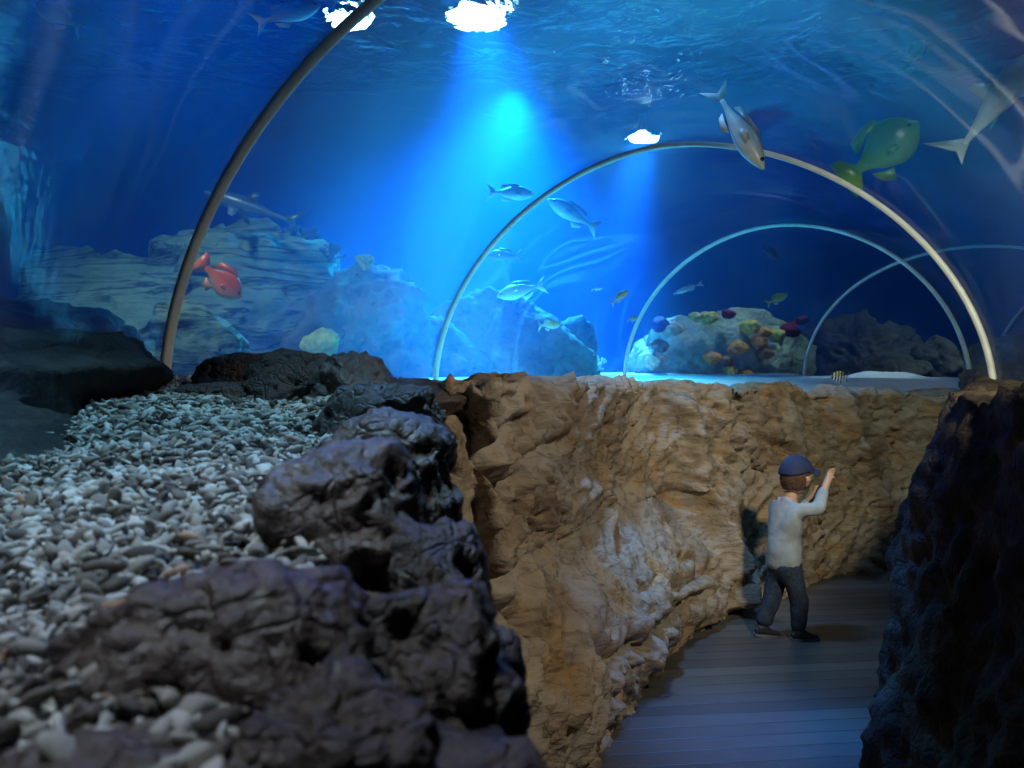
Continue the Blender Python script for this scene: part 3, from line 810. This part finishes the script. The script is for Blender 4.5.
def fish(name, px, py, d, length, tilt, yaw, skin, label, cat='fish', high=.32, wide=.15, kind='round', roll=0., tail='fork', group='fish swimming around the tunnel'):
    """unit-long fish swimming along +x, scaled to its length; tilt turns it in the picture plane (anticlockwise), yaw turns it away"""
    t = empty(name, at(px, py, d)); tag(t, label, cat, group)
    t.rotation_mode = 'QUATERNION'
    q = Matrix.Rotation(-tilt, 4, 'Y') @ Matrix.Rotation(yaw, 4, 'Z') @ Matrix.Rotation(roll, 4, 'X')
    t.rotation_quaternion = q.to_quaternion(); t.scale = (length,) * 3
    nu, nv = 40, 20
    u = np.linspace(0, 1, nu); th = np.linspace(0, 2 * math.pi, nv, endpoint=False)
    if kind == 'shark':
        hp = np.interp(u, [0, .04, .12, .3, .45, .65, .85, 1], [.02, .09, .2, .30, .3, .2, .09, .05])
    elif kind == 'deep':
        hp = np.interp(u, [0, .03, .12, .28, .45, .65, .85, 1], [.05, .2, .62, .95, 1, .72, .26, .2])
    else:
        hp = np.interp(u, [0, .03, .12, .3, .45, .65, .85, 1], [.04, .22, .6, .97, 1, .7, .27, .2])
    k = np.ones(5) / 5; hp = np.convolve(np.pad(hp, 2, 'edge'), k, 'valid')
    if kind == 'shark': hp = hp / .3
    wp = hp * np.interp(u, [0, .3, .7, 1], [1.1, 1, .8, .35])
    x = .46 - .82 * u
    Y = np.outer(wp * wide / 2, np.cos(th)); Z = np.outer(hp * high / 2, np.sin(th))
    Z = np.where(Z < 0, Z * .95, Z) + (hp * 0)[:, None]
    V = np.stack([np.repeat(x[:, None], nv, 1), Y, Z], -1).reshape(-1, 3)
    F = list(map(tuple, grid_faces(nu, nv, closed_v=True))) + [tuple(range(nv - 1, -1, -1)), tuple((nu - 1) * nv + np.arange(nv))]
    sk = FM[skin]
    mesh_obj('body', V, F, sk, t)
    h = high
    tl = {'fork': [(-.33, .09 * h), (-.40, .3 * h), (-.53, .62 * h), (-.45, .05 * h), (-.44, 0), (-.45, -.05 * h), (-.53, -.62 * h), (-.40, -.3 * h), (-.33, -.09 * h)],
          'shark': [(-.33, .1 * h), (-.42, .5 * h), (-.54, 1.05 * h), (-.46, .25 * h), (-.43, 0), (-.48, -.35 * h), (-.4, -.2 * h), (-.33, -.1 * h)],
          'fan': [(-.32, .12 * h), (-.42, .4 * h), (-.53, .45 * h), (-.55, 0), (-.53, -.45 * h), (-.42, -.4 * h), (-.32, -.12 * h)]}[tail]
    fin('tail_fin', tl, sk, t)
    if kind == 'shark':
        fin('dorsal_fin', [(.1, .4 * h), (.0, .95 * h), (-.05, .98 * h), (-.04, .4 * h), (.02, .36 * h)], sk, t)
        for s in (1, -1):
            fin('pectoral_fin', [(.07, 0), (-.02, -.26), (-.08, -.29), (-.06, 0)], sk, t, loc=(.12, s * .045, -.2 * h), rot=(s * 1.15, 0, 0))
    else:
        fin('dorsal_fin', [(.2, .44 * h), (.1, .66 * h), (-.05, .62 * h), (-.22, .52 * h), (-.24, .25 * h), (-.05, .42 * h), (.1, .44 * h)], sk, t)
        fin('anal_fin', [(-.02, -.42 * h), (-.08, -.66 * h), (-.2, -.5 * h), (-.24, -.25 * h), (-.1, -.38 * h)], sk, t)
        for s in (1, -1):
            fin('pectoral_fin', [(.04, .02), (-.08, .045), (-.13, .0), (-.1, -.05), (.03, -.03)], sk, t, loc=(.16, s * wide * .46, -.08 * h), rot=(0, 0, -s * .35))
    for s in (1, -1):
        V2 = ICO3[0] * .016 * (1.3 if kind != 'shark' else .7)
        e = mesh_obj('eye', V2, ICO3[1], FM['eye'], t); e.location = (.38, s * wide * .27, .1 * h)
    return t
PI = math.pi
fish('reef_fish', 222, 281, 7.3, .42, -.75, .2, 'red', 'orange-red fish before the layered teal rock face', high=.5, tail='fan', kind='deep')
fish('silver_fish', 512, 194, 8.0, .42, .0, .3, 'silver', 'bright silver fish high above the largest rib at its left shoulder', high=.3)
fish('grey_fish', 572, 215, 8.6, .62, -.45, PI + .5, 'grey', 'slender grey fish just inside the top left of the largest rib', high=.25, tail='fork')
fish('dark_fish', 503, 256, 8.8, .34, 0, PI, 'dark', 'dark blue fish at the left side of the largest rib', high=.32)
fish('silver_fish', 520, 291, 8.6, .48, .25, PI + .2, 'grey', 'grey-green fish above the big sloping boulder', high=.3)
fish('yellow_fish', 550, 325, 9.4, .26, .1, .4, 'yellow', 'small yellowish fish beside the upright dark rock', high=.36)
fish('tiny_fish', 597, 289, 9.0, .11, .1, 0, 'pale', 'tiny pale fish above the upright dark rock', high=.3)
fish('tiny_fish', 620, 297, 9.0, .22, .65, 0, 'brown', 'small brown fish tilted upward left of the middle rib', high=.3)
fish('tiny_fish', 687, 289, 11.8, .4, .35, PI, 'silver', 'thin silver fish hovering above the left of the reef rock', high=.16)
fish('yellow_fish', 777, 299, 11.6, .3, .45, 0, 'yellow', 'yellowish fish over the right of the reef rock', high=.34)
fish('dark_fish', 770, 254, 11.0, .26, -.5, .4, 'dark', 'small dark fish under the top of the middle rib', high=.42)
fish('striped_fish', 839, 377, 7.4, .14, -.1, PI, 'striped', 'tiny striped fish with yellow tail at the wall top', high=.55, kind='deep', tail='fork')
fish('tiny_fish', 633, 319, 10.0, .13, .2, 0, 'brown', 'tiny reddish fish left of the reef rock', high=.4)
fish('grey_fish', 738, 132, 4.9, .53, -1.1, -.25, 'grey', 'long pale-edged fish diving across the crown of the largest rib', high=.24, wide=.2)
fish('green_fish', 880, 152, 5.4, .5, .7, -.5, 'green', 'large green fish overhead outside the right of the largest rib', high=.55, wide=.3, kind='deep', tail='fan')
fish('shark', 992, 105, 4.8, .78, .88, .15, 'pale', 'pale-bellied shark slanting up at the upper right corner', 'shark', high=.2, wide=.17, kind='shark', tail='shark')
fish('shark', 252, 208, 8.6, .95, -.32, PI, 'dark', 'dark shark silhouette gliding right of the first rib', 'shark', high=.16, wide=.14, kind='shark', tail='shark')
fish('silver_fish', 62, 20, 8.4, .48, -.45, PI, 'yellow', 'yellow-backed fish at the top left corner', high=.34)
fish('silver_fish', 292, 18, 6.6, .5, .4, .3, 'pale', 'pale fish near the top, left of the first rib', high=.28)
fish('silver_fish', 912, 55, 6.8, .34, .9, .5, 'silver', 'dim silver fish at the upper right above the green fish', high=.3)

# ------------------------------------------------------------------ child
def skinned(name, joints, edges, mat, parent, root=0, sub=2):
    me = bpy.data.meshes.new(name); me.from_pydata([j[:3] for j in joints], edges, []); 
    o = bpy.data.objects.new(name, me); link(o, parent)
    md = o.modifiers.new('skin', 'SKIN')
    md.use_smooth_shade = True
    me.skin_vertices or None
    for i, j in enumerate(joints):
        sv = me.skin_vertices[0].data[i]; r = j[3]
        sv.radius = r if isinstance(r, tuple) else (r, r); sv.use_root = (i == root)
    ss = o.modifiers.new('sub', 'SUBSURF'); ss.levels = sub; ss.render_levels = sub
    me.materials.append(mat); return o
def child():
    skin = plain('skin', (.62, .38, .27), .55, .4, .06, 30, .05)
    shirt = plain('pale grey shirt', (.36, .4, .41), .85, .2, .1, 25, .4)
    jeans = plain('dark blue jeans', (.035, .05, .075), .9, .2, .3, 60, .3)
    shoe = plain('dark shoe', (.03, .032, .04), .5, .4, .2)
    sole = plain('shoe sole', (.16, .16, .17), .7, .3, .1)
    capm = plain('dark blue cap', (.03, .036, .09), .75, .3, .15)
    hairm = plain('brown hair', (.11, .055, .03), .6, .4, .4, 90, .6)
    t = empty('child', (1.44, 5.0, 0))
    tag(t, 'small child in pale shirt, dark jeans and cap, pointing with raised arms on the walkway', 'person')
    # local: +x is to the right in the photo, +y away; heading to the right and slightly away
    # body: pelvis, waist, chest, neck, head
    J = [(0, 0, .43, (.05, .045)), (.0, .0, .52, (.055, .05)), (.012, .005, .63, (.066, .055)), (.022, .01, .705, (.05, .045)), (.036, .012, .745, .032), (.052, .014, .785, .036),
         # right (near) arm: shoulder elbow wrist hand
         (.04, -.085, .69, .031), (.13, -.112, .70, .026), (.195, -.078, .825, .02), (.217, -.07, .865, .019),
         # far arm
         (.03, .095, .70, .031), (.135, .115, .63, .026), (.19, .06, .735, .02), (.2, .045, .76, .019),
         # near leg (forward)
         (.02, -.05, .36, .036), (.06, -.06, .22, .034), (.055, -.06, .055, .028),
         # far leg (trailing)
         (-.01, .05, .36, .036), (-.04, .05, .22, .034), (-.10, .05, .06, .028)]
    E = [(0, 1), (1, 2), (2, 3), (3, 4), (4, 5), (3, 6), (6, 7), (7, 8), (8, 9), (3, 10), (10, 11), (11, 12), (12, 13), (0, 14), (14, 15), (15, 16), (0, 17), (17, 18), (18, 19)]
    # fingers: rooted in each palm
    def hand(wi, hi, side, point):
        w = Vector(J[wi][:3]); h = Vector(J[hi][:3]); d = (h - w).normalized()
        a = d.cross(Vector((0, 1, 0))).normalized(); b = d.cross(a)
        for k in range(4):
            off = a * ((k - 1.5) * .0085)
            L = (.034, .038, .035, .027)[k]; cur = .15 if (point and k == 0) else (.5 + .1 * k)
            i0 = len(J)
            p1 = h + d * .014 + off; p2 = p1 + d * L * .5 + b * L * .2 * cur * side; p3 = p2 + (d * (1 - .5 * cur) + b * cur * side).normalized() * L * .5
            J.append((*p1, .0058)); J.append((*p2, .0053)); J.append((*p3, .0045))
            E.extend([(hi, i0), (i0, i0 + 1), (i0 + 1, i0 + 2)])
        i0 = len(J); p1 = h - a * .016 - d * .004; p2 = p1 - a * .012 + d * .016
        J.append((*p1, .0065)); J.append((*p2, .0055)); E.extend([(hi, i0), (i0, i0 + 1)])
    hand(8, 9, 1, True); hand(12, 13, -1, False)
    body = skinned('body', J, E, skin, t)
    # head merged visually with the neck: shaped sphere with face
    V = ICO5[0].copy()
    x, y, z = V[:, 0].copy(), V[:, 1].copy(), V[:, 2].copy()
    V = V * np.array([.088, .073, .098])
    V[:, 0] += np.where((x > 0) & (z < 0), -.012 * (-z), 0)             # chin tucks in
    V[:, 1] *= 1 - .22 * np.clip(-z, 0, 1) * np.clip(x + .3, 0, 1)
    g = lambda cx, cy, cz, s: np.exp(-(((x - cx) / s) ** 2 + ((y - cy) / s) ** 2 + ((z - cz) / s) ** 2))
    V[:, 0] += .016 * g(1, 0, -.2, .16) + .006 * g(.95, 0, -.55, .2) - .007 * (g(.9, .35, 0, .16) + g(.9, -.35, 0, .16)) + .005 * g(.85, 0, -.8, .25) - .004 * g(.9, 0, -.48, .1)
    for s in (1, -1): V[:, 1] += s * .016 * g(-.05, s, -.08, .17)
    head = mesh_obj('head', V, ICO5[1], skin, body)
    HM = Matrix.Translation((.075, .016, .855)) @ Matrix.Rotation(.45, 4, 'Z') @ Matrix.Rotation(-.15, 4, 'Y')
    head.matrix_local = HM
    eyem = FM['eye']
    for s in (1, -1):
        e = mesh_obj('eye', ICO3[0] * .009, ICO3[1], eyem, head); e.location = (.074, s * .027, 0)
    lips = mesh_obj('mouth', ICO3[0] * np.array([.006, .017, .005]), ICO3[1], plain('lips', (.5, .2, .17), .5, .4, .05), head); lips.location = (.079, 0, -.047)
    # hair: shell over the back of the skull
    keep = (z > -.55) & ((x < .35) | (z > .45)) & ~((np.abs(y) > .9) & (z < .1) & (x > -.2))
    nrm = ICO5[0]; tuft = 1 + .03 * ridged(nrm * np.array([2, 9, 2]), 3)
    idx = np.where(keep)[0]; mp = -np.ones(len(V), int); mp[idx] = np.arange(len(idx))
    Fh = [tuple(mp[i] for i in f) for f in ICO5[1] if all(keep[i] for i in f)]
    hair = mesh_obj('hair', (V * 1.06 * tuft[:, None])[idx], Fh, hairm, t); hair.matrix_local = HM
    so = hair.modifiers.new('thick', 'SOLIDIFY'); so.thickness = .012; so.offset = -1
    # cap: crown + brim + button
    kc = z > .22
    idx = np.where(kc)[0]; mp = -np.ones(len(V), int); mp[idx] = np.arange(len(idx))
    Fc = [tuple(mp[i] for i in f) for f in ICO5[1] if all(kc[i] for i in f)]
    Vc = (ICO5[0] * np.array([.088, .073, .098]) * 1.13)[idx]
    cap = mesh_obj('cap', Vc, Fc, capm, t); cap.matrix_local = HM
    so = cap.modifiers.new('thick', 'SOLIDIFY'); so.thickness = .006; so.offset = 1
    bv, bf = [], []
    na, nb = 15, 6
    for i in range(na):
        a = (i / (na - 1) - .5) * 2.3
        for j in range(nb):
            q = j / (nb - 1); r = 1.08 + .62 * q * math.cos(a * .75)
            bv.append((.088 * r * math.cos(a), .073 * r * math.sin(a), .03 - .018 * q - .01 * abs(math.sin(a)) ))
    brim = mesh_obj('brim', bv, grid_faces(na, nb), capm, cap)
    so = brim.modifiers.new('thick', 'SOLIDIFY'); so.thickness = .005
    mesh_obj('button', ICO3[0] * .007 + np.array([0, 0, .113]), ICO3[1], capm, cap)
    # clothes follow the same skeleton with a little ease
    SJ = [(0, 0, .345, (.108, .092)), (0, 0, .43, (.104, .09)), (0, 0, .53, (.098, .084)), (.012, .005, .63, (.1, .084)), (.022, .01, .705, (.076, .066)), (.034, .012, .738, (.046, .044)),
          (.04, -.092, .69, .046), (.13, -.115, .70, .04), (.188, -.08, .81, .03),
          (.03, .1, .70, .044), (.135, .117, .63, .038), (.186, .064, .727, .029)]
    SE = [(0, 1), (1, 2), (2, 3), (3, 4), (4, 5), (4, 6), (6, 7), (7, 8), (4, 9), (9, 10), (10, 11)]
    shirt_o = skinned('shirt', SJ, SE, shirt, t, 3)
    dp = bpy.data.textures.new('folds', 'CLOUDS'); dp.noise_scale = .07
    md = shirt_o.modifiers.new('folds', 'DISPLACE'); md.texture = dp; md.strength = .03; md.mid_level = .5
    TJ = [(0, 0, .45, (.085, .072)), (0, 0, .39, (.088, .075)), (.022, -.048, .34, .06), (.06, -.06, .21, .052), (.058, -.06, .1, .045), (.056, -.06, .045, .046),
          (-.01, .048, .34, .06), (-.04, .05, .21, .052), (-.08, .05, .1, .045), (-.095, .05, .05, .046)]
    TE = [(0, 1), (1, 2), (2, 3), (3, 4), (4, 5), (1, 6), (6, 7), (7, 8), (8, 9)]
    tr = skinned('trousers', TJ, TE, jeans, t, 1)
    md = tr.modifiers.new('folds', 'DISPLACE'); md.texture = dp; md.strength = .014; md.mid_level = .5
    for (hx, hy, rz, pit) in ((.055, -.06, .0, 0.), (-.105, .05, .05, .12)):
        nu, nv = 22, 18
        Vs = []
        for i in range(nu):
            u = i / (nu - 1); xx = -.035 + .15 * u
            w = float(np.interp(u, [0, .08, .25, .5, .75, .92, 1], [.012, .026, .03, .031, .036, .027, .01]))
            hh = float(np.interp(u, [0, .06, .25, .45, .65, .9, 1], [.035, .062, .068, .058, .04, .03, .014]))
            for j in range(nv):
                a = 2 * math.pi * j / nv
                ca, sa = math.cos(a), math.sin(a)
                Vs.append((xx, w * math.copysign(abs(ca) ** .7, ca), .012 + (hh - .012) * (.5 + .5 * math.copysign(abs(sa) ** .7, sa))))
        Fs = list(map(tuple, grid_faces(nu, nv, closed_v=True))) + [tuple(range(nv)), tuple((nu - 1) * nv + np.arange(nv))]
        s = mesh_obj('shoe', Vs, Fs, shoe, t); s.location = (hx, hy, 0); s.rotation_euler = (0, pit, rz)
        Vb = []
        for i in range(nu):
            u = i / (nu - 1); xx = -.038 + .156 * u
            w = float(np.interp(u, [0, .08, .25, .5, .75, .92, 1], [.014, .028, .031, .032, .038, .029, .012]))
            for (yy, zz) in ((-w, 0), (w, 0), (w, .014), (-w, .014)): Vb.append((xx, yy, zz))
        mesh_obj('sole', Vb, list(map(tuple, grid_faces(nu, 4, closed_v=True))) + [(0, 1, 2, 3), tuple((nu - 1) * 4 + np.arange(4))], sole, s, smooth=False)
    t.rotation_euler = (0, 0, .18)
    return t
child()

# ------------------------------------------------------------------ lamps and added fills
def lamp_fixture(loc, r, label):
    t = empty('flood_lamp', loc); tag(t, label, 'lamp', 'flood lamps over the tank')
    n = 28
    prof = [(r * .2, .3), (r * .3, .3), (r * .5, .2), (r * .7, r * .55), (r * .75, r * .35), (r * .6, r * .3), (r * .3, r * .3)]
    V = [(p * math.cos(2 * math.pi * k / n), p * math.sin(2 * math.pi * k / n), z) for p, z in prof for k in range(n)]
    mesh_obj('housing', V, list(map(tuple, grid_faces(len(prof), n, closed_v=True))) + [tuple(range(n))], M['lamp_metal'], t)
    V = ICO4[0] * np.array([r, r, r * .8]) - np.array([0, 0, r * .3])
    mesh_obj('lens', V, ICO4[1], M['lens'], t)
def spot(name, loc, target, power, color, angle, blend=.6, size=.25):
    l = bpy.data.lights.new(name, 'SPOT'); l.energy = power; l.color = color; l.spot_size = math.radians(angle); l.spot_blend = blend; l.shadow_soft_size = size
    o = bpy.data.objects.new(name, l); link(o); o.location = loc
    o.rotation_euler = (Vector(target) - Vector(loc)).to_track_quat('-Z', 'Y').to_euler(); return o
lamp_fixture((-.38, 10.9, 5.6), .34, 'brightest flood lamp glaring at the top of the picture')
lamp_fixture((1.97, 14.5, 4.86), .09, 'small round lamp just over the crown of the largest rib')
lamp_fixture((2.3, 16.7, 5.5), .26, 'second lamp added for broken glints above the small round one')  # doubles the small lamp; added for its broken glints
lamp_fixture((-1.88, 11.0, 5.55), .2, 'small flood lamp glinting beside the cropped rib')
spot('tank_or_fill_spot', (-.3, 9.6, 4.9), (.05, 7.6, 1.6), 9000, (.05, .55, 1), 44, 1.0)
spot('tank_or_fill_spot', (.05, 12.9, 5.0), (-.6, 10.6, 1.5), 12000, (.035, .5, 1), 78, 1.0)
spot('tank_or_fill_spot', (1.97, 14.5, 4.8), (1.25, 12.8, 1.6), 13000, (.12, .55, 1), 34, 1.0)
spot('tank_or_fill_spot', (-3.0, 5.4, 5.0), (-2.35, 8.6, 1.8), 640, (1, .95, .9), 62, .9)  # added fill so the layered rock and red fish show
spot('tank_or_fill_spot', (3.2, 11.6, 5.0), (2.9, 13.2, 1.5), 280, (.8, .95, 1), 50, .9)  # fill put in above the reef rock
spot('tank_or_fill_spot', (-.4, 2.4, 5.0), (-.55, 1.85, 1.3), 820, (.37, .72, 1), 36, 1.0)  # added to brighten the ledge pebbles
spot('tank_or_fill_spot', (-1.1, .7, 5.0), (-.4, .85, 1.3), 700, (.68, .64, .72), 34, 1.0)  # foreground fill, added for the nearest rocks
spot('tank_or_fill_spot', (-.25, 4.2, 5.0), (-.26, 1.45, 1.4), 330, (.06, .1, 1), 20, 1.0)
spot('tank_or_fill_spot', (.3, 4.6, 5.0), (.9, 5.0, .6), 650, (.25, .5, 1), 32, .8)
spot('tank_or_fill_spot', (1.0, 3.4, 5.0), (1.02, 3.65, 0), 2200, (.06, .26, 1), 16, .9)  # added to lay a blue sheen on the planks
spot('tank_or_fill_spot', (3.6, 5.0, 5.0), (2.4, 5.4, 2.4), 45, (.3, .7, 1), 80, .9)  # weak fill added for the fish on the right
spot('tank_or_fill_spot', (7.5, 11.0, 5.0), (6.2, 14.2, 1.6), 420, (.8, .9, 1), 60, .9)  # added fill for the far dark rocks
spot('tank_or_fill_spot', (4.6, 6.4, 5.0), (4.2, 7.8, 1.5), 70, (.8, .9, 1), 50, .9)  # dim fill added on the brown rock at the right edge
spot('tank_or_fill_spot', (.15, 4.35, 5.0), (.3, 4.5, 1.35), 420, (.35, .5, 1), 24, 1.0)  # added rim light for the brown wall's top
spot('tank_or_fill_spot', (2.1, 7.1, 5.0), (2.1, 6.9, 1.3), 420, (.35, .5, 1), 26, 1.0)  # second added rim light, over the far wall top
spot('tank_or_fill_spot', (3.3, 8.6, 5.0), (3.4, 9.1, 1.3), 420, (.5, .75, 1), 26, 1.0)  # added to pick out the white sand mound
# warm walkway lamps hung over the right ledge
spot('walkway_spot', (1.75, 1.9, 2.7), (.45, 3.9, .9), 145, (1, .84, .66), 90, 1, .12)
spot('walkway_spot', (1.75, 1.9, 2.7), (2.0, 6.2, .9), 360, (1, .84, .64), 60, 1, .12)

# ------------------------------------------------------------------ world and view
w = bpy.data.worlds.new('world'); SC.world = w; w.use_nodes = True
w.node_tree.nodes['Background'].inputs[0].default_value = (.0, .01, .03, 1)
w.node_tree.nodes['Background'].inputs[1].default_value = .0
SC.view_settings.view_transform = 'Standard'
SC.view_settings.look = 'None'
SC.view_settings.gamma = 1
SC.view_settings.exposure = 0
SC.view_settings.use_curve_mapping = False
SC.cycles.max_bounces = 8
SC.cycles.volume_bounces = 1
SC.cycles.transparent_max_bounces = 24
SC.cycles.sample_clamp_indirect = 6
SC.cycles.use_denoising = True
